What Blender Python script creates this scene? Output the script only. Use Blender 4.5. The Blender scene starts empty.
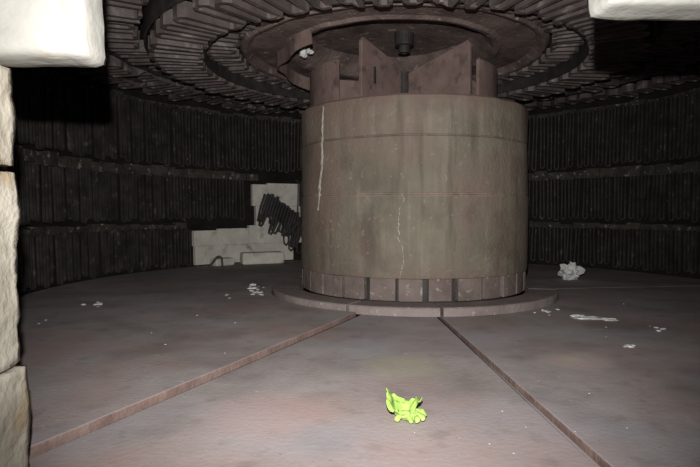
import bpy, bmesh, math, random
from mathutils import Vector, Matrix, noise
random.seed(7)
C=(0.563,5.1); H=0.727
CC=(0.37,5.03)
LZ=.020   # height of the slightly raised left-hand plate
sc=bpy.context.scene
try:
    sc.view_settings.view_transform='Standard'
except Exception: pass

# ---------- materials ----------
def mat(name, c1, c2, scale=4, rough=0.8, metal=0.0, c3=None, s3=30, t3=(0.6,0.7), bump=0.2, bscale=40, coords='Object', stretch=(1,1,1), spec=0.3, pos=(.36,.64)):
    m=bpy.data.materials.new(name); m.use_nodes=True
    nt=m.node_tree; N=nt.nodes; L=nt.links
    b=N['Principled BSDF']; b.inputs['Roughness'].default_value=rough; b.inputs['Metallic'].default_value=metal
    b.inputs['Specular IOR Level'].default_value=spec
    tc=N.new('ShaderNodeTexCoord'); mp=N.new('ShaderNodeMapping'); mp.inputs['Scale'].default_value=stretch
    L.new(tc.outputs[coords],mp.inputs[0])
    n=N.new('ShaderNodeTexNoise'); n.inputs['Scale'].default_value=scale; n.inputs['Detail'].default_value=8; n.inputs['Roughness'].default_value=.62
    L.new(mp.outputs[0],n.inputs[0])
    r=N.new('ShaderNodeValToRGB'); r.color_ramp.elements[0].position=pos[0]; r.color_ramp.elements[1].position=pos[1]
    r.color_ramp.elements[0].color=(*c1,1); r.color_ramp.elements[1].color=(*c2,1)
    L.new(n.outputs['Fac'],r.inputs[0]); col=r.outputs[0]
    if c3:
        n3=N.new('ShaderNodeTexNoise'); n3.inputs['Scale'].default_value=s3; n3.inputs['Detail'].default_value=5
        L.new(mp.outputs[0],n3.inputs[0])
        r3=N.new('ShaderNodeValToRGB'); r3.color_ramp.elements[0].position=t3[0]; r3.color_ramp.elements[1].position=t3[1]
        L.new(n3.outputs['Fac'],r3.inputs[0])
        mx=N.new('ShaderNodeMixRGB'); L.new(r3.outputs[0],mx.inputs[0]); L.new(col,mx.inputs[1]); mx.inputs[2].default_value=(*c3,1)
        col=mx.outputs[0]
    L.new(col,b.inputs['Base Color'])
    nb=N.new('ShaderNodeTexNoise'); nb.inputs['Scale'].default_value=bscale; nb.inputs['Detail'].default_value=6
    L.new(mp.outputs[0],nb.inputs[0])
    bp=N.new('ShaderNodeBump'); bp.inputs['Strength'].default_value=bump; bp.inputs['Distance'].default_value=.02
    L.new(nb.outputs['Fac'],bp.inputs['Height']); L.new(bp.outputs[0],b.inputs['Normal'])
    return m
def colsock(m):
    b=m.node_tree.nodes['Principled BSDF']; return b.inputs['Base Color'].links[0].from_socket,b
def overlay(m, fac_fn, color, mode='MIX'):
    nt=m.node_tree; s,b=colsock(m); f=fac_fn(nt)
    mx=nt.nodes.new('ShaderNodeMixRGB'); mx.blend_type=mode
    nt.links.new(f,mx.inputs[0]); nt.links.new(s,mx.inputs[1]); mx.inputs[2].default_value=(*color,1)
    nt.links.new(mx.outputs[0],b.inputs['Base Color'])
def spot_fac(x,y,rad,amt,noisy=.5):
    def f(nt):
        N=nt.nodes;L=nt.links
        tc=N.new('ShaderNodeTexCoord'); n=N.new('ShaderNodeTexNoise'); n.inputs['Scale'].default_value=5
        L.new(tc.outputs['Object'],n.inputs[0])
        ds=N.new('ShaderNodeVectorMath'); ds.operation='DISTANCE'; ds.inputs[1].default_value=(x,y,0)
        L.new(tc.outputs['Object'],ds.inputs[0])
        ad=N.new('ShaderNodeMath'); ad.operation='MULTIPLY_ADD'; L.new(n.outputs['Fac'],ad.inputs[0]); ad.inputs[1].default_value=noisy*rad; L.new(ds.outputs['Value'],ad.inputs[2])
        mr=N.new('ShaderNodeMapRange'); mr.interpolation_type='SMOOTHSTEP'; L.new(ad.outputs[0],mr.inputs[0])
        mr.inputs[1].default_value=rad*.6; mr.inputs[2].default_value=rad*1.3; mr.inputs[3].default_value=amt; mr.inputs[4].default_value=0
        return mr.outputs[0]
    return f
def noise_fac(scale,lo,hi,amt,stretch=(1,1,1),seed=0):
    def f(nt):
        N=nt.nodes;L=nt.links
        tc=N.new('ShaderNodeTexCoord'); mp=N.new('ShaderNodeMapping'); mp.inputs['Scale'].default_value=stretch; mp.inputs['Location'].default_value=(seed,seed*1.7,0)
        L.new(tc.outputs['Object'],mp.inputs[0])
        n=N.new('ShaderNodeTexNoise'); n.inputs['Scale'].default_value=scale; n.inputs['Detail'].default_value=6; L.new(mp.outputs[0],n.inputs[0])
        mr=N.new('ShaderNodeMapRange'); L.new(n.outputs['Fac'],mr.inputs[0]); mr.inputs[1].default_value=lo; mr.inputs[2].default_value=hi; mr.inputs[3].default_value=0; mr.inputs[4].default_value=amt
        return mr.outputs[0]
    return f
def band_fac(z,w,amt):
    def f(nt):
        N=nt.nodes;L=nt.links
        tc=N.new('ShaderNodeTexCoord'); s=N.new('ShaderNodeSeparateXYZ'); L.new(tc.outputs['Object'],s.inputs[0])
        n=N.new('ShaderNodeTexNoise'); n.inputs['Scale'].default_value=9; n.inputs['Detail'].default_value=6; L.new(tc.outputs['Object'],n.inputs[0])
        a=N.new('ShaderNodeMath'); a.operation='SUBTRACT'; L.new(s.outputs[2],a.inputs[0]); a.inputs[1].default_value=z
        ab=N.new('ShaderNodeMath'); ab.operation='ABSOLUTE'; L.new(a.outputs[0],ab.inputs[0])
        mr=N.new('ShaderNodeMapRange'); L.new(ab.outputs[0],mr.inputs[0]); mr.inputs[1].default_value=0; mr.inputs[2].default_value=w; mr.inputs[3].default_value=amt; mr.inputs[4].default_value=0
        mu=N.new('ShaderNodeMath'); mu.operation='MULTIPLY'; L.new(mr.outputs[0],mu.inputs[0])
        mr2=N.new('ShaderNodeMapRange'); L.new(n.outputs['Fac'],mr2.inputs[0]); mr2.inputs[1].default_value=.35; mr2.inputs[2].default_value=.6
        L.new(mr2.outputs[0],mu.inputs[1])
        return mu.outputs[0]
    return f
M_floor=mat('hearth_dusty_plate',(.26,.222,.212),(.36,.322,.318),1.6,.85,c3=(.48,.45,.43),s3=30,t3=(.68,.76),bump=.10,bscale=45)
overlay(M_floor,noise_fac(1.1,.48,.66,.7,seed=3),(.32,.212,.19))
overlay(M_floor,noise_fac(2.3,.52,.68,.6,seed=9),(.18,.155,.148))
overlay(M_floor,noise_fac(1.4,.52,.70,.45,seed=21),(.32,.33,.365))
overlay(M_floor,noise_fac(9,.56,.72,.45,seed=14),(.19,.15,.138))
overlay(M_floor,noise_fac(60,.66,.72,.6,seed=5),(.14,.11,.10))
overlay(M_floor,spot_fac(1.12,2.72,.22,.6),(.50,.38,.35))
overlay(M_floor,spot_fac(1.10,2.74,.08,.4),(.50,.47,.36))
overlay(M_floor,spot_fac(.25,2.62,.26,.5),(.38,.36,.25))
overlay(M_floor,spot_fac(-.30,2.0,.3,.45),(.45,.31,.29))
overlay(M_floor,spot_fac(.75,3.2,.3,.35),(.40,.39,.44))
M_edge=mat('rusty_plate_edge',(.16,.105,.092),(.25,.175,.155),8,.85,bump=.3)
M_pillar=mat('weathered_pillar_steel',(.118,.102,.076),(.19,.170,.128),2.0,.8,c3=(.23,.195,.16),s3=3.2,t3=(.54,.78),bump=.3,bscale=35,pos=(.3,.7))
overlay(M_pillar,noise_fac(1.6,.55,.75,.5,stretch=(9,9,.9)),(.28,.235,.20))
overlay(M_pillar,noise_fac(1.6,.52,.68,.7,stretch=(7,7,.8),seed=4),(.078,.064,.05))
overlay(M_pillar,noise_fac(1.3,.45,.61,.65,seed=6),(.17,.118,.097))
overlay(M_pillar,noise_fac(4,.55,.68,.5,seed=11),(.11,.08,.066))
overlay(M_pillar,noise_fac(25,.62,.72,.5,seed=2),(.28,.245,.21))
overlay(M_pillar,band_fac(.86,.02,.8),(.28,.20,.165))
overlay(M_pillar,band_fac(1.29,.012,.8),(.09,.07,.06))
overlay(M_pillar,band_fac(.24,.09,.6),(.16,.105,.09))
overlay(M_pillar,band_fac(1.58,.12,.85),(.155,.105,.088))
M_skirt=mat('base_ring_red_oxide',(.12,.09,.08),(.18,.142,.128),5,.85,c3=(.30,.27,.25),s3=24,t3=(.62,.75),bump=.3)
M_ring=mat('base_ring_plate',(.18,.143,.134),(.255,.21,.20),5,.85,c3=(.38,.35,.33),s3=24,t3=(.62,.75),bump=.3)
M_red=mat('ceiling_red_oxide',(.080,.056,.050),(.19,.138,.123),4,.85,c3=(.32,.28,.26),s3=14,t3=(.6,.72),bump=.5)
M_fin=mat('bracket_steel',(.14,.092,.081),(.20,.14,.124),6,.7,c3=(.085,.065,.057),s3=9,t3=(.55,.70),bump=.2)
M_dark=mat('dark_iron',(.022,.020,.019),(.045,.038,.036),8,.6)
M_elem=mat('heating_ribbon',(.025,.022,.021),(.058,.051,.049),6,.5,c3=(.14,.125,.12),s3=12,t3=(.62,.78),bump=.15,spec=.4)
M_fallen=mat('fallen_ribbon',(.016,.015,.015),(.04,.036,.035),6,.5,bump=.15,spec=.4)
M_celem=mat('ceiling_ribbon',(.062,.049,.046),(.118,.095,.089),5,.5,c3=(.2,.172,.16),s3=10,t3=(.58,.75),bump=.15,spec=.4)
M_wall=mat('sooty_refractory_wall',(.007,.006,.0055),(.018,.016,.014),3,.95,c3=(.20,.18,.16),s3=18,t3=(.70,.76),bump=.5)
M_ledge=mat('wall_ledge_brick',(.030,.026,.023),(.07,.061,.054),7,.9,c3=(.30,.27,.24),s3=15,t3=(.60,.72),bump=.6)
M_ceil=mat('sooty_ceiling',(.010,.009,.009),(.026,.022,.021),4,.95)
M_white=mat('pale_firebrick',(.52,.49,.43),(.68,.65,.58),5,.9,c3=(.32,.28,.23),s3=6,t3=(.58,.72),bump=.4)
M_jamb=mat('cream_firebrick',(.29,.262,.21),(.42,.39,.325),6,.9,c3=(.28,.20,.115),s3=7,t3=(.54,.72),bump=.5,bscale=25)
M_lint=mat('castable_block',(.225,.22,.20),(.285,.275,.252),4,.9,c3=(.21,.175,.135),s3=12,t3=(.60,.8),bump=.25,bscale=20)
M_chip=mat('white_chips',(.45,.45,.43),(.70,.70,.68),12,.8)
M_crack=mat('crack_filler',(.26,.235,.20),(.48,.45,.41),30,.9)
M_green=mat('lime_fabric',(.21,.335,.055),(.32,.45,.12),14,.65,c3=(.10,.17,.035),s3=24,t3=(.54,.68),bump=.4)
M_under=mat('subfloor',(.03,.027,.025),(.05,.045,.04),4,.9)

def obj(name,verts,faces,m,smooth=False,parent=None,mats=None,fm=None):
    me=bpy.data.meshes.new(name); me.from_pydata([tuple(v) for v in verts],[],faces); me.update()
    bm=bmesh.new(); bm.from_mesh(me); bmesh.ops.recalc_face_normals(bm,faces=bm.faces); bm.to_mesh(me); bm.free()
    for mm in (mats or [m]): me.materials.append(mm)
    if fm:
        for p,i in zip(me.polygons,fm): p.material_index=i
    if smooth:
        for p in me.polygons: p.use_smooth=True
    o=bpy.data.objects.new(name,me); sc.collection.objects.link(o)
    if parent: o.parent=parent
    return o
def empty(name):
    e=bpy.data.objects.new(name,None); sc.collection.objects.link(e); return e
def bevel(o,w=.01,s=2):
    b=o.modifiers.new('bev','BEVEL'); b.width=w; b.segments=s; b.limit_method='ANGLE'; b.angle_limit=math.radians(35)
class MB:
    def __init__(s): s.v=[]; s.f=[]
    def box(s,c,d,rot=None):
        n=len(s.v)
        for dx in(-.5,.5):
            for dy in(-.5,.5):
                for dz in(-.5,.5):
                    p=Vector((dx*d[0],dy*d[1],dz*d[2]))
                    if rot is not None: p=rot@p
                    s.v.append(p+Vector(c))
        for q in((0,1,3,2),(4,6,7,5),(0,4,5,1),(2,3,7,6),(0,2,6,4),(1,5,7,3)): s.f.append(tuple(n+i for i in q))
    def revolve(s,prof,c,a0=0,a1=360,seg=96,closed_prof=True,jit=0):
        n=len(s.v); full=abs(a1-a0)>=359.9; k=len(prof); na=seg if full else seg+1
        for i in range(na):
            a=math.radians(a0+(a1-a0)*i/seg)
            for (r,z) in prof:
                rr=r; zz=z
                if jit:
                    q=noise.noise(Vector((math.cos(a)*4,math.sin(a)*4,z*3+r)))*jit; rr+=q
                s.v.append(Vector((c[0]+rr*math.cos(a),c[1]+rr*math.sin(a),zz)))
        for i in range(seg):
            i2=(i+1)%na
            for j in range(k if closed_prof else k-1):
                j2=(j+1)%k
                s.f.append((n+i*k+j,n+i2*k+j,n+i2*k+j2,n+i*k+j2))
        if not full and closed_prof:
            s.f.append(tuple(n+j for j in range(k))); s.f.append(tuple(n+(na-1)*k+j for j in range(k))[::-1])
    def ribbon(s,pts,norms,w,d):
        n=len(s.v); m=len(pts)
        for i,p in enumerate(pts):
            t=(pts[min(i+1,m-1)]-pts[max(i-1,0)]).normalized(); nn=norms[i] if isinstance(norms,list) else norms
            sd=t.cross(nn).normalized(); n2=sd.cross(t).normalized()
            for a,b in((-1,-1),(1,-1),(1,1),(-1,1)): s.v.append(p+sd*(a*w/2)+n2*(b*d/2))
        for i in range(m-1):
            for j in range(4):
                j2=(j+1)%4; s.f.append((n+4*i+j,n+4*i+j2,n+4*i+4+j2,n+4*i+4+j))
        s.f.append((n,n+3,n+2,n+1)); e=n+4*(m-1); s.f.append((e,e+1,e+2,e+3))

# ---------- floor ----------
b=MB(); b.revolve([(0.01,-.1),(3.75,-.1),(3.75,-.2),(0.01,-.2)],C,seg=96)
b.box((0,1.2,-.15),(4,1.8,.1))
obj('floor',b.v,b.f,M_under)
def rad(th):
    s,c=math.sin(th),math.cos(th)
    R=3.36
    if s<-.5:
        t=(C[1]-1.49)/-s
        if c<0: t=min(t,(C[0]+1.36)/-c)
        if c>0: t=min(t,(1.22-C[0])/c)
        R=max(R,t)
    return R
def plate(name,a0,a1,z,gap,R0=1.1):
    v=[];f=[];fm=[]
    n=int(abs(a1-a0)*1.5)+2
    inn=[];out=[]
    for i in range(n+1):
        th=math.radians(a0+(a1-a0)*i/n)
        sh=0
        if i==0: sh=gap/2
        if i==n: sh=-gap/2
        pd=Vector((-math.sin(th),math.cos(th)))*sh
        R=rad(th)
        inn.append(Vector((C[0]+R0*math.cos(th)+pd.x,C[1]+R0*math.sin(th)+pd.y)))
        out.append(Vector((C[0]+R*math.cos(th)+pd.x,C[1]+R*math.sin(th)+pd.y)))
    k=n+1
    for zz in(z,-.1):
        for p in inn: v.append((p.x,p.y,zz))
        for p in out: v.append((p.x,p.y,zz))
    for i in range(n):
        f.append((i,i+1,k+i+1,k+i)); fm.append(0)
        f.append((k+i,k+i+1,3*k+i+1,3*k+i)); fm.append(1)
        f.append((i,2*k+i,2*k+i+1,i+1)); fm.append(1)
        f.append((2*k+i,3*k+i,3*k+i+1,2*k+i+1)); fm.append(1)
    f.append((0,k,3*k,2*k)); fm.append(1); f.append((n,2*k+n,3*k+n,k+n)); fm.append(1)
    o=obj('hearth_plate',v,f,None,mats=[M_floor,M_edge],fm=fm); bevel(o,.005,2)
A_L=270-23.8; A_R=270+2.9
plate('p',A_L,A_R,0,.044)
plate('p',A_R,A_R+95,0.0,.014)
plate('p',A_R+95,A_R+165,0,.012)
plate('p',A_R+165,A_L+360,LZ,.016,R0=1.268)

# ---------- pillar ----------
P=empty('central_pillar')
b=MB()
prof=[(.02,1.50),(.93,1.50),(.975,1.585),(.985,1.595),(1.0,1.58),(1.0,1.30),(.994,1.295),(.994,1.288),(1.001,1.283),(1.001,.872),(.996,.868),(.996,.86),(1.004,.855),(1.006,.26),(1.0,.235),(.96,.235),(.02,.235)]
b.revolve(prof,C,seg=160,closed_prof=True,jit=.014)
o=obj('pillar_shell',b.v,b.f,M_pillar,parent=P)
for p in o.data.polygons: p.use_smooth=True
o.modifiers.new('e','EDGE_SPLIT').split_angle=math.radians(30)
b=MB(); b.revolve([(.02,.003),(.93,.003),(.93,.3),(.02,.3)],C,seg=96); obj('pillar_core',b.v,b.f,M_dark,parent=P)
b=MB(); nb=28
for i in range(nb):
    a0=360*i/nb+1.0; w=360/nb-(2.6 if i in(18,20,21,23) else 1.3)
    rr=1.0+random.uniform(-.012,.004); zz=.233
    b.revolve([(.94,.064),(rr,.064),(rr,zz),(.94,zz)],C,a0,a0+w,seg=6)
o=obj('skirt_blocks',b.v,b.f,M_skirt,parent=P); bevel(o,.006)
def crack(phi,z0,z1,w,name,sl=0):
    v=[];f=[];n=40;x=0
    for i in range(n+1):
        z=z0+(z1-z0)*i/n; x+=random.uniform(-.006,.006)
        ww=w*random.uniform(.1,1)**1.3
        for R in(1.011,.980):
            for sgn in(-1,1):
                a=math.radians(-90+phi)+x+sl*i/n+sgn*ww/2
                v.append((C[0]+R*math.cos(a),C[1]+R*math.sin(a),z))
    for i in range(n):
        q=4*i
        for a,c in((0,1),(1,3),(3,2),(2,0)): f.append((q+a,q+c,q+4+c,q+4+a))
    obj(name,v,f,M_crack,parent=P)
crack(-50,1.56,.74,.022,'crack_filler_1',sl=-.05)
crack(-10.5,.86,.50,.007,'crack_filler_2')
crack(-10.2,.48,.24,.005,'crack_filler_3')
# base ring
R_=empty('base_ring')
gaps=[270-27.5,270+3.3,270+75,270+150,270+240]
for i in range(len(gaps)):
    a0=gaps[i]+.5; a1=(gaps[(i+1)%len(gaps)]+(360 if i==len(gaps)-1 else 0))-.5
    b=MB(); b.revolve([(1.02,.001),(1.262,.001),(1.262,.056),(1.25,.066),(1.02,.062)],C,a0,a1,seg=max(8,int((a1-a0)/2.5)))
    o=obj('ring_segment_%d'%(i+1),b.v,b.f,M_ring,parent=R_); bevel(o,.004)

# ---------- wall ----------
WR=3.50
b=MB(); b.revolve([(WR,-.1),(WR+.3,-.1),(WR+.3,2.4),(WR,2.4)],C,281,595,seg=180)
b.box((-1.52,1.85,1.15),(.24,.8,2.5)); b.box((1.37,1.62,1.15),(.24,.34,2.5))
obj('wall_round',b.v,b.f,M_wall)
b=MB()
for z0,z1,dep in((1.16,1.29,.10),(.505,.59,.09),(2.03,2.1,.06)):
    n=104
    for i in range(n):
        a=281.5+313*i/n
        am=(a+1.5)%360
        if 113<am<140 and z0<.7: continue
        if 110<am<124 and z0<1.2 : continue
        dd=dep+random.uniform(-.02,.006)
        b.revolve([(WR-dd,z0+random.uniform(0,.02)),(WR+.02,z0),(WR+.02,z1),(WR-dd,z1+random.uniform(-.03,0.01))],C,a,a+313/n-.08,seg=2)
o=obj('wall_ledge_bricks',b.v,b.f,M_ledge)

def hang_tier(b,ztop,zbot,a0,a1,skip=None,r=3.425,pitch=.10,w=.018,d=.024,jit=1):
    n=int(math.radians(a1-a0)*r/pitch)
    run=[]
    def flush():
        nonlocal run
        if len(run)>3:
            b.ribbon([p for p,_ in run],[q for _,q in run],w,d)
        run=[]
    for i in range(n):
        a=a0+(a1-a0)*i/n
        am=a%360
        if skip and skip(am): flush(); continue
        da=(a1-a0)/n; hw=da*.225
        zb=zbot+random.uniform(-.012,.035)*jit; rr=r+random.uniform(-.02,.012)*jit; tl=random.uniform(-.35,.35)*da*.5*jit
        ur=.028
        loc=[]
        loc+=[(-hw,ztop-.03,0),(-hw,ztop-.06,0),(-hw,(ztop+zb)/2,tl*.5)]
        for k in range(5):
            t=math.pi*k/4; loc.append((-hw*math.cos(t)*1.2,zb+ur-ur*math.sin(t),tl))
        loc+=[(hw,(ztop+zb)/2,tl*.5),(hw,ztop-.06,0),(hw,ztop-.03,0),(hw*1.6,ztop-.008,0),(hw*2.2,ztop,0),(hw*2.9,ztop-.008,0)]
        for (x,z,t) in loc:
            aa=math.radians(a+da/2+x+t); bow=-.02*(ztop-z)
            run.append((Vector((C[0]+(rr+bow)*math.cos(aa),C[1]+(rr+bow)*math.sin(aa),z)),Vector((math.cos(aa),math.sin(aa),0))))
    flush()
b=MB()
hang_tier(b,2.06,1.31,282,594,r=3.43)
hang_tier(b,1.19,.62,282,594,skip=lambda a:112<a<126)
hang_tier(b,.53,.03,282,594,skip=lambda a:110<a<139)
obj('wall_heating_elements',b.v,b.f,M_elem)

# exposed white bricks in the damaged bay
b=MB()
def wb(a0,a1,z0,z1,d=.10):
    b.revolve([(WR-d,z0),(WR-.002,z0),(WR-.002,z1),(WR-d-random.uniform(-.006,.006),z1)],C,a0,a1,seg=4)
for (a0,a1,z0,z1,d) in [(131.05,139,0.025,.275,.065),(122.28,131,0.025,.275,.068),(114,122.25,0.025,.275,.065),(133.2,139.3,.276,.48,.065),(125.38,133.15,.276,.50,.062),(117.28,125.35,.276,.539,.068),(110.5,117.25,.276,.539,.07),
    (118.03,123.6,.54,.813,.07),(111.5,118,.54,.813,.067),(120.68,124.4,.814,1.12,.066),(112.5,120.65,.814,1.14,.07)]: wb(a0,a1,z0,z1,d)
o=obj('exposed_firebricks',b.v,b.f,M_white); bevel(o,.004,2)
def wall_pt(px,r):
    k=(px-350)/560; A=1+k*k; B=-2*(k*C[0]+C[1]); D=C[0]**2+C[1]**2-r*r
    t=(-B+math.sqrt(B*B-4*A*D))/(2*A); return Vector((k*t,t,0))
q=wall_pt(262,3.08)
b=MB(); b.box((q.x,q.y,LZ+.082),(.58,.2,.16),Matrix.Rotation(math.radians(24),3,'Z'))
q=wall_pt(222,3.2)
b.box((q.x,q.y,LZ+.05),(.3,.16,.10),Matrix.Rotation(math.radians(50),3,'Z'))
o=obj('fallen_firebrick',b.v,b.f,M_white); bevel(o,.025,3)
# fallen element bundle
b=MB()
p0=wall_pt(279,3.2); ang=math.radians(25)
T=Vector((math.cos(ang),math.sin(ang),0)); Nn=Vector((-T.y,T.x,0)).normalized()
rot=math.radians(-26)
for layer in range(2):
    pts=[]
    for i in range(8):
        x0=-.28+i*.082+layer*.03; L=.36+random.uniform(-.1,.06); yo=-.02*i+random.uniform(-.02,.02)
        sk=random.uniform(-.03,.03)
        pts+=[(x0,.2+yo),(x0,-.0+yo),(x0+sk,-L+.2+yo),(x0+.004+sk,-L+.16+yo),(x0+.035+sk,-L+.16+yo),(x0+.046+sk,-L+.2+yo),(x0+.042,yo),(x0+.042,.2+yo),(x0+.052,.225+yo),(x0+.066,.225+yo)]
    PP=[]
    for x,z in pts:
        xr=x*math.cos(rot)-z*math.sin(rot)*.7; zr=x*math.sin(rot)+z*math.cos(rot)
        PP.append(p0+T*xr+Vector((0,0,.69+zr))-Nn*(.08*layer+.04*math.sin(x*9)))
    b.ribbon(PP,Nn,.026,.03)
for px,z0,ln in((291,.52,.30),(299,.52,.36),(286,.6,.3),(295,.62,.34)):
    c=wall_pt(px,3.05)
    pts=[c+T*x+Vector((0,0,z)) for x,z in((-.02,z0),(-.04,z0-ln*.5),(-.03,z0-ln),(0,z0-ln-.03),(.03,z0-ln),(.05,z0-ln*.5),(.03,z0))]
    b.ribbon(pts,Nn,.018,.02)
c=wall_pt(219,2.95)
pts=[c+T*x+Vector((0,0,z+LZ)) for x,z in((-.13,.02),(-.03,.14),(.0,.15),(.03,.13),(.04,.02))]
b.ribbon(pts,Nn,.02,.03)
obj('fallen_heating_element',b.v,b.f,M_fallen)

# ---------- ceiling ----------
b=MB(); b.revolve([(.02,2.42),(3.8,2.42),(3.8,2.55),(.02,2.55)],C,seg=96)
b.box((0,1.65,2.48),(3.6,1.2,.12))
obj('ceiling',b.v,b.f,M_ceil)
def radial_ring(b,cen,r0,r1,z,nh,w,d,jit=.012,skew=0,zj=.014):
    pts=[];nr=[]
    da=2*math.pi/nh
    up=Vector((0,0,1))
    for i in range(nh+1):
        a=i*da+random.uniform(-.08,.08)*da; j=random.uniform(-jit,jit); zz=z+random.uniform(-zj,zj); h=da/4
        ro=r1+j; ri=r0+random.uniform(-jit,jit); e=.03
        for r,x in((ri,-h),((ri+ro)/2,-h),(ro-e,-h*1.05),(ro,-h*.45),(ro,h*.45),(ro-e,h*1.05),((ri+ro)/2,h),(ri+e,h),(ri,h*1.5),(ri,h*2.4)):
            aa=a+x; pts.append(Vector((cen[0]+r*math.cos(aa),cen[1]+r*math.sin(aa),zz))); nr.append(up)
    b.ribbon(pts,nr,w,d)
b=MB()
radial_ring(b,CC,1.36,1.58,2.11,46,.030,.06)
radial_ring(b,CC,1.64,2.02,2.02,58,.034,.10)
radial_ring(b,CC,2.14,2.46,2.17,70,.032,.10,jit=.04,zj=.04)
radial_ring(b,CC,2.55,2.85,2.17,84,.032,.10,jit=.04,zj=.04)
radial_ring(b,C,3.06,3.34,2.17,106,.028,.09,jit=.03,zj=.03)
obj('ceiling_heating_elements',b.v,b.f,M_celem)
b=MB()
for r0,r1,z in((1.60,1.62,2.0),(2.05,2.07,2.04),(2.49,2.51,2.14),(2.90,2.92,2.14)):
    b.revolve([(r0,z),(r1,z),(r1,z+.38),(r0,z+.38)],CC,seg=120)
b.revolve([(1.33,2.18),(2.03,2.12),(2.03,2.3),(1.33,2.3)],CC,seg=120)
obj('element_carrier_rings',b.v,b.f,M_dark)
G=empty('ceiling_plug')
b=MB()
b.revolve([(.03,2.34),(.72,2.30),(.84,2.17),(.88,2.13),(.93,2.12),(.96,2.14),(1.22,2.14),(1.27,2.09),(1.30,2.085),(1.325,2.12),(1.325,2.42),(.03,2.42)],CC,seg=120,jit=.02)
o=obj('plug_rim',b.v,b.f,M_red,parent=G)
b=MB(); b.revolve([(.02,2.16),(.05,2.16),(.055,2.17),(.055,2.22),(.085,2.225),(.09,2.345),(.02,2.345)],(.49,5.12),seg=24); obj('hub_bolt',b.v,b.f,M_dark,parent=G)
b=MB(); pts=[]
for i in range(26):
    a=math.radians(228-i*5.2); r=.99+.02*math.sin(i); pts.append(Vector((CC[0]+r*math.cos(a),CC[1]+r*math.sin(a),2.06-.0035*i-.02*math.sin(i*.4))))
b.ribbon(pts,Vector((0,0,1)),.012,.12)
obj('bent_strip',b.v,b.f,M_fin,parent=G)
# ---------- bracket atop pillar ----------
S=empty('spider_bracket')
hc=Vector((.49,5.15,0))
def fin(name,tip,zh,zt,z0=1.602,slot=False,th=.036):
    d=(Vector((tip[0],tip[1],0))-hc); Ln=d.length; d.normalize(); pn=Vector((-d.y,d.x,0))
    outl=[(.03,z0),(Ln-.03,z0),(Ln,z0+.04),(Ln,zt-.03),(Ln-.02,zt),(.03,zh)]
    v=[]
    for s in(-th/2,th/2):
        for r,z in outl: v.append(hc+Vector((0,0,z))+d*r+pn*s)
    k=len(outl); f=[tuple(range(k)),tuple(range(2*k-1,k-1,-1))]+[(j,(j+1)%k,k+(j+1)%k,k+j) for j in range(k)]
    o=obj(name,v,f,M_fin,parent=S)
    if slot:
        bb=MB(); c=hc+d*(Ln*.72)+Vector((0,0,(zt+z0)/2)); R=Matrix.Rotation(math.atan2(d.y,d.x),3,'Z')
        bb.box(c,(.05,th+.012,.16),R); q=obj(name+'_slot',bb.v,bb.f,M_dark,parent=S); bevel(q,.02,3)
    bevel(o,.006)
fin('fin_1',(.085,4.72),2.02,2.19,slot=True)
fin('fin_2',(1.0,4.68),1.97,2.15)
fin('fin_3',(-.22,5.35),1.9,1.98); fin('fin_4',(1.2,5.4),1.9,1.98)
fin('fin_5',(.1,5.75),1.9,2.1); fin('fin_6',(.9,5.75),1.9,2.1)
b=MB(); b.revolve([(.02,1.602),(.07,1.602),(.07,1.99),(.02,1.99)],hc,seg=24); obj('hub',b.v,b.f,M_dark,parent=S)
b=MB(); b.revolve([(.80,1.602),(.83,1.602),(.83,1.94),(.80,1.94)],(.47,5.1),-48,226,seg=90); obj('collar_shell',b.v,b.f,M_fin,parent=S)

# ---------- doorway ----------
def rough_box(name,x0,x1,y0,y1,z0,z1,m,par,bv=.03,amp=.012,cut=10,sc_=9,seed=0):
    """brick with worn, rounded, uneven edges"""
    v=[];idx={};f=[]
    nx,ny,nz=max(3,int((x1-x0)/.025)),max(3,int((y1-y0)/.025)),max(3,int((z1-z0)/.025))
    ctr=Vector(((x0+x1)/2,(y0+y1)/2,(z0+z1)/2)); hf=Vector(((x1-x0)/2,(y1-y0)/2,(z1-z0)/2))
    def V(i,j,k):
        if (i,j,k) in idx: return idx[(i,j,k)]
        p=Vector((x0+(x1-x0)*i/nx,y0+(y1-y0)*j/ny,z0+(z1-z0)*k/nz))-ctr
        q=Vector([max(-hf[a]+bv,min(hf[a]-bv,p[a])) for a in range(3)])
        dlt=p-q
        if dlt.length>1e-6: dlt=dlt.normalized()*bv
        nn=dlt.normalized()
        w=noise.noise((p+ctr)*sc_+Vector((seed,0,0)))+.5*noise.noise((p+ctr)*sc_*3)
        v.append(ctr+q+dlt+nn*(w*amp-amp*.6)); idx[(i,j,k)]=len(v)-1
        return len(v)-1
    for i in range(nx):
        for j in range(ny):
            for k in(0,nz): f.append((V(i,j,k),V(i+1,j,k),V(i+1,j+1,k),V(i,j+1,k)))
    for i in range(nx):
        for k in range(nz):
            for j in(0,ny): f.append((V(i,j,k),V(i+1,j,k),V(i+1,j,k+1),V(i,j,k+1)))
    for j in range(ny):
        for k in range(nz):
            for i in(0,nx): f.append((V(i,j,k),V(i,j+1,k),V(i,j+1,k+1),V(i,j,k+1)))
    return obj(name,v,f,m,smooth=True,parent=par)
D=empty('doorway_jamb')
rough_box('brick_1',-1.6,-.832,1.2,1.45,-.1,.336,M_jamb,D,bv=.009,amp=.010,seed=1)
rough_box('brick_2',-1.6,-.846,1.2,1.45,.332,.839,M_jamb,D,bv=.009,amp=.012,seed=2)
rough_box('brick_3',-1.6,-.852,1.2,1.45,.835,1.100,M_jamb,D,bv=.009,amp=.010,seed=3)
D2=empty('doorway_jamb')
for i,(a,c) in enumerate(((-.1,.33),(.333,.83),(.833,1.211))): rough_box('brick_%d'%(i+1),1.0,1.5,1.2,1.45,a,c,M_jamb,D2,bv=.012)
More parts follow.
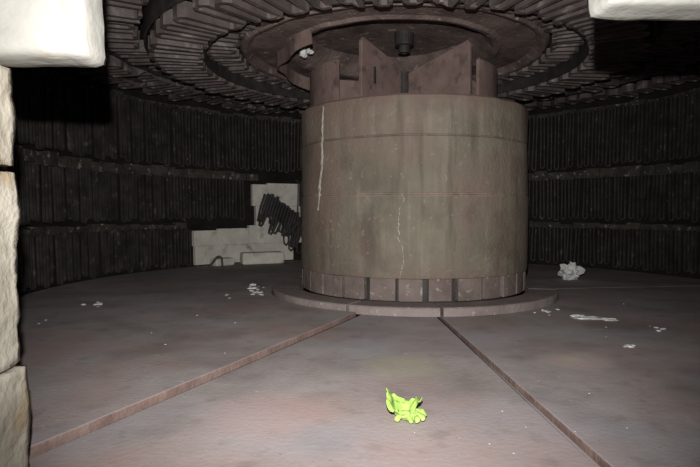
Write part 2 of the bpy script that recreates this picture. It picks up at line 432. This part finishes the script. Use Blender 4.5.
E=empty('lintel_block'); rough_box('block',-1.6,-.612,1.30,1.45,1.090,1.6,M_lint,E,bv=.025,amp=.006,sc_=6)
E2=empty('lintel_block'); rough_box('block',.594,1.5,1.30,1.45,1.206,1.6,M_lint,E2,bv=.018,amp=.008,sc_=7)
b=MB(); b.box((-.05,1.325,2.011),(3.1,.25,.818)); obj('doorway_lintel',b.v,b.f,M_wall)

# ---------- debris ----------
def lump(bm_v,bm_f,c,s,sub=2,rough=.35,seed=0):
    bm=bmesh.new(); bmesh.ops.create_icosphere(bm,subdivisions=sub,radius=1)
    n=len(bm_v)
    rz=Matrix.Rotation(random.uniform(0,6.28),3,'Z')
    for v in bm.verts:
        k=1+rough*noise.noise(v.co*1.9+Vector((seed*3.1,seed,0)))*1.6+rough*.4*random.uniform(-1,1)
        p=Vector((v.co.x*s[0],v.co.y*s[1],v.co.z*s[2]))*k
        p.z=max(p.z,-s[2]*.8)
        bm_v.append(Vector(c)+(rz@p if sub<2 else p)+Vector((0,0,s[2]*.8+.001)))
    for f in bm.faces: bm_f.append(tuple(n+v.index for v in f.verts))
    bm.free()
def fl(px,py,z=0): 
    d=560*H/(py-212); return ((px-350)/560*d,d,z)
v=[];f=[]; lump(v,f,fl(571,280),(.105,.09,.092),3,.42,3); obj('crumpled_paper',v,f,M_chip)
v=[];f=[]
def cl(px,py,n,sx,sy,smin,smax,z=0):
    for i in range(n):
        p=fl(px+random.gauss(0,sx),py+random.gauss(0,sy)); s=random.uniform(smin,smax)
        lump(v,f,(p[0],p[1],z),(s,s*random.uniform(.5,1),s*.3),1,.4,i)
cl(92,308,7,4,1.4,.012,.032,LZ)
cl(256,293,12,5,2.5,.010,.035,LZ); cl(252,291,3,3,2,.025,.04,LZ); cl(224,300,4,5,1.2,.01,.022,LZ)
cl(45,325,2,4,2,.008,.014,LZ)
cl(550,312,9,6,1.5,.008,.022); cl(632,348,5,5,.6,.012,.03); cl(663,330,3,3,1,.012,.025)
cl(640,318,5,30,8,.004,.008)
cl(480,420,5,60,20,.002,.004); cl(600,400,5,40,25,.002,.004)
cl(180,330,5,70,14,.004,.008,LZ)
for px,py,s in((595,320,(.12,.04,.010)),(580,318,(.05,.03,.010)),(612,322,(.04,.02,.008))):
    lump(v,f,fl(px,py),s,2,.6,px)
obj('refractory_debris',v,f,M_chip)
v=[];f=[]
cc=Vector((-.40,4.9,2.06)); lump(v,f,cc,(.035,.03,.05),2,.6,5); lump(v,f,cc+Vector((.04,.03,.04)),(.03,.03,.03),2,.5,9)
obj('dangling_insulation',v,f,M_chip,parent=None)

# ---------- crumpled glove: open floppy cuff + folded fingers ----------
GL=empty('rubber_glove')
g=fl(407,424); gx,gy=g[0],g[1]
v=[];f=[];na=64;nh=18
for j in range(nh+1):
    h=j/nh
    for i in range(na):
        a=2*math.pi*i/na
        ht=.040+.060*max(0,math.cos(a-math.radians(155)))**1.5+.036*max(0,math.cos(a-math.radians(15)))**2
        wr=noise.noise(Vector((math.cos(a)*1.8,math.sin(a)*1.8,h*1.1+4)))
        wr2=noise.noise(Vector((math.cos(a)*3.5,math.sin(a)*3.5,h*2)))
        r=.018+.034*h**.55+.018*wr*h**.5+.008*wr2
        lean=-.016*h**2*(1 if math.cos(a)<0 else -.3)
        x=r*math.cos(a)*1.02+lean; y=r*math.sin(a)*.85
        z=.006+ht*h*(1+.3*wr2)-(.010*h if r>.05 else 0)
        v.append((gx-.006+x,gy+.02+y,max(.004,z)))
for j in range(nh):
    for i in range(na):
        i2=(i+1)%na; f.append((j*na+i,j*na+i2,(j+1)*na+i2,(j+1)*na+i))
f.append(tuple(range(na)))
o=obj('cuff',v,f,M_green,smooth=True,parent=GL)
sd=o.modifiers.new('s','SOLIDIFY'); sd.thickness=.003
me=bpy.data.meshes.new('fingers'); vs=[];es=[];rs=[]
def addc(pts,root=None):
    prev=root
    for p,r in pts:
        vs.append((gx+p[0],gy+p[1],p[2])); rs.append(r); i=len(vs)-1
        if prev is not None: es.append((prev,i))
        prev=i
    return prev
addc([((.006,.004,.024),(.022,.018)),((.026,-.006,.026),(.024,.020))])
addc([((.042,.004,.034),(.012,.011)),((.056,.000,.038),(.011,.010)),((.062,-.012,.018),(.010,.009))],1)
addc([((.040,-.016,.028),(.012,.011)),((.054,-.026,.026),(.011,.010)),((.058,-.034,.013),(.010,.009))],1)
addc([((.026,-.024,.024),(.012,.011)),((.034,-.040,.022),(.011,.010)),((.030,-.048,.012),(.010,.009))],1)
addc([((.012,-.020,.020),(.011,.010)),((.010,-.036,.018),(.010,.009)),((.018,-.046,.011),(.009,.009))],1)
addc([((-.016,-.008,.022),(.012,.011)),((-.030,-.016,.020),(.011,.010)),((-.034,-.026,.011),(.010,.009))],0)
me.from_pydata(vs,es,[]); me.materials.append(M_green)
go=bpy.data.objects.new('fingers',me); sc.collection.objects.link(go); go.parent=GL
go.modifiers.new('skin','SKIN')
for i,r in enumerate(rs): me.skin_vertices[0].data[i].radius=r
me.skin_vertices[0].data[0].use_root=True
go.modifiers.new('sub','SUBSURF').levels=3; go.modifiers['sub'].render_levels=3
tx=bpy.data.textures.new('crumple','CLOUDS'); tx.noise_scale=.018
dm=go.modifiers.new('d','DISPLACE'); dm.texture=tx; dm.strength=.012; dm.mid_level=.5

# ---------- lights, camera, world ----------
w=bpy.data.worlds.new('w'); sc.world=w; w.use_nodes=True
w.node_tree.nodes['Background'].inputs[0].default_value=(.5,.55,.6,1); w.node_tree.nodes['Background'].inputs[1].default_value=.01
ld=bpy.data.lights.new('flash','SPOT'); ld.energy=760; ld.spot_size=math.radians(93); ld.spot_blend=1; ld.shadow_soft_size=.012; ld.color=(1,.98,.955)
lo=bpy.data.objects.new('camera_flash',ld); lo.location=(-.02,0,H+.19); sc.collection.objects.link(lo)
lo.rotation_euler=(math.radians(90),0,math.radians(-1))
cd=bpy.data.cameras.new('cam'); cd.sensor_width=36; cd.lens=28.8; cd.clip_start=.02
co=bpy.data.objects.new('camera',cd); co.location=(0,0,H); co.rotation_euler=(math.radians(90-2.2),0,0); sc.collection.objects.link(co)
sc.camera=co
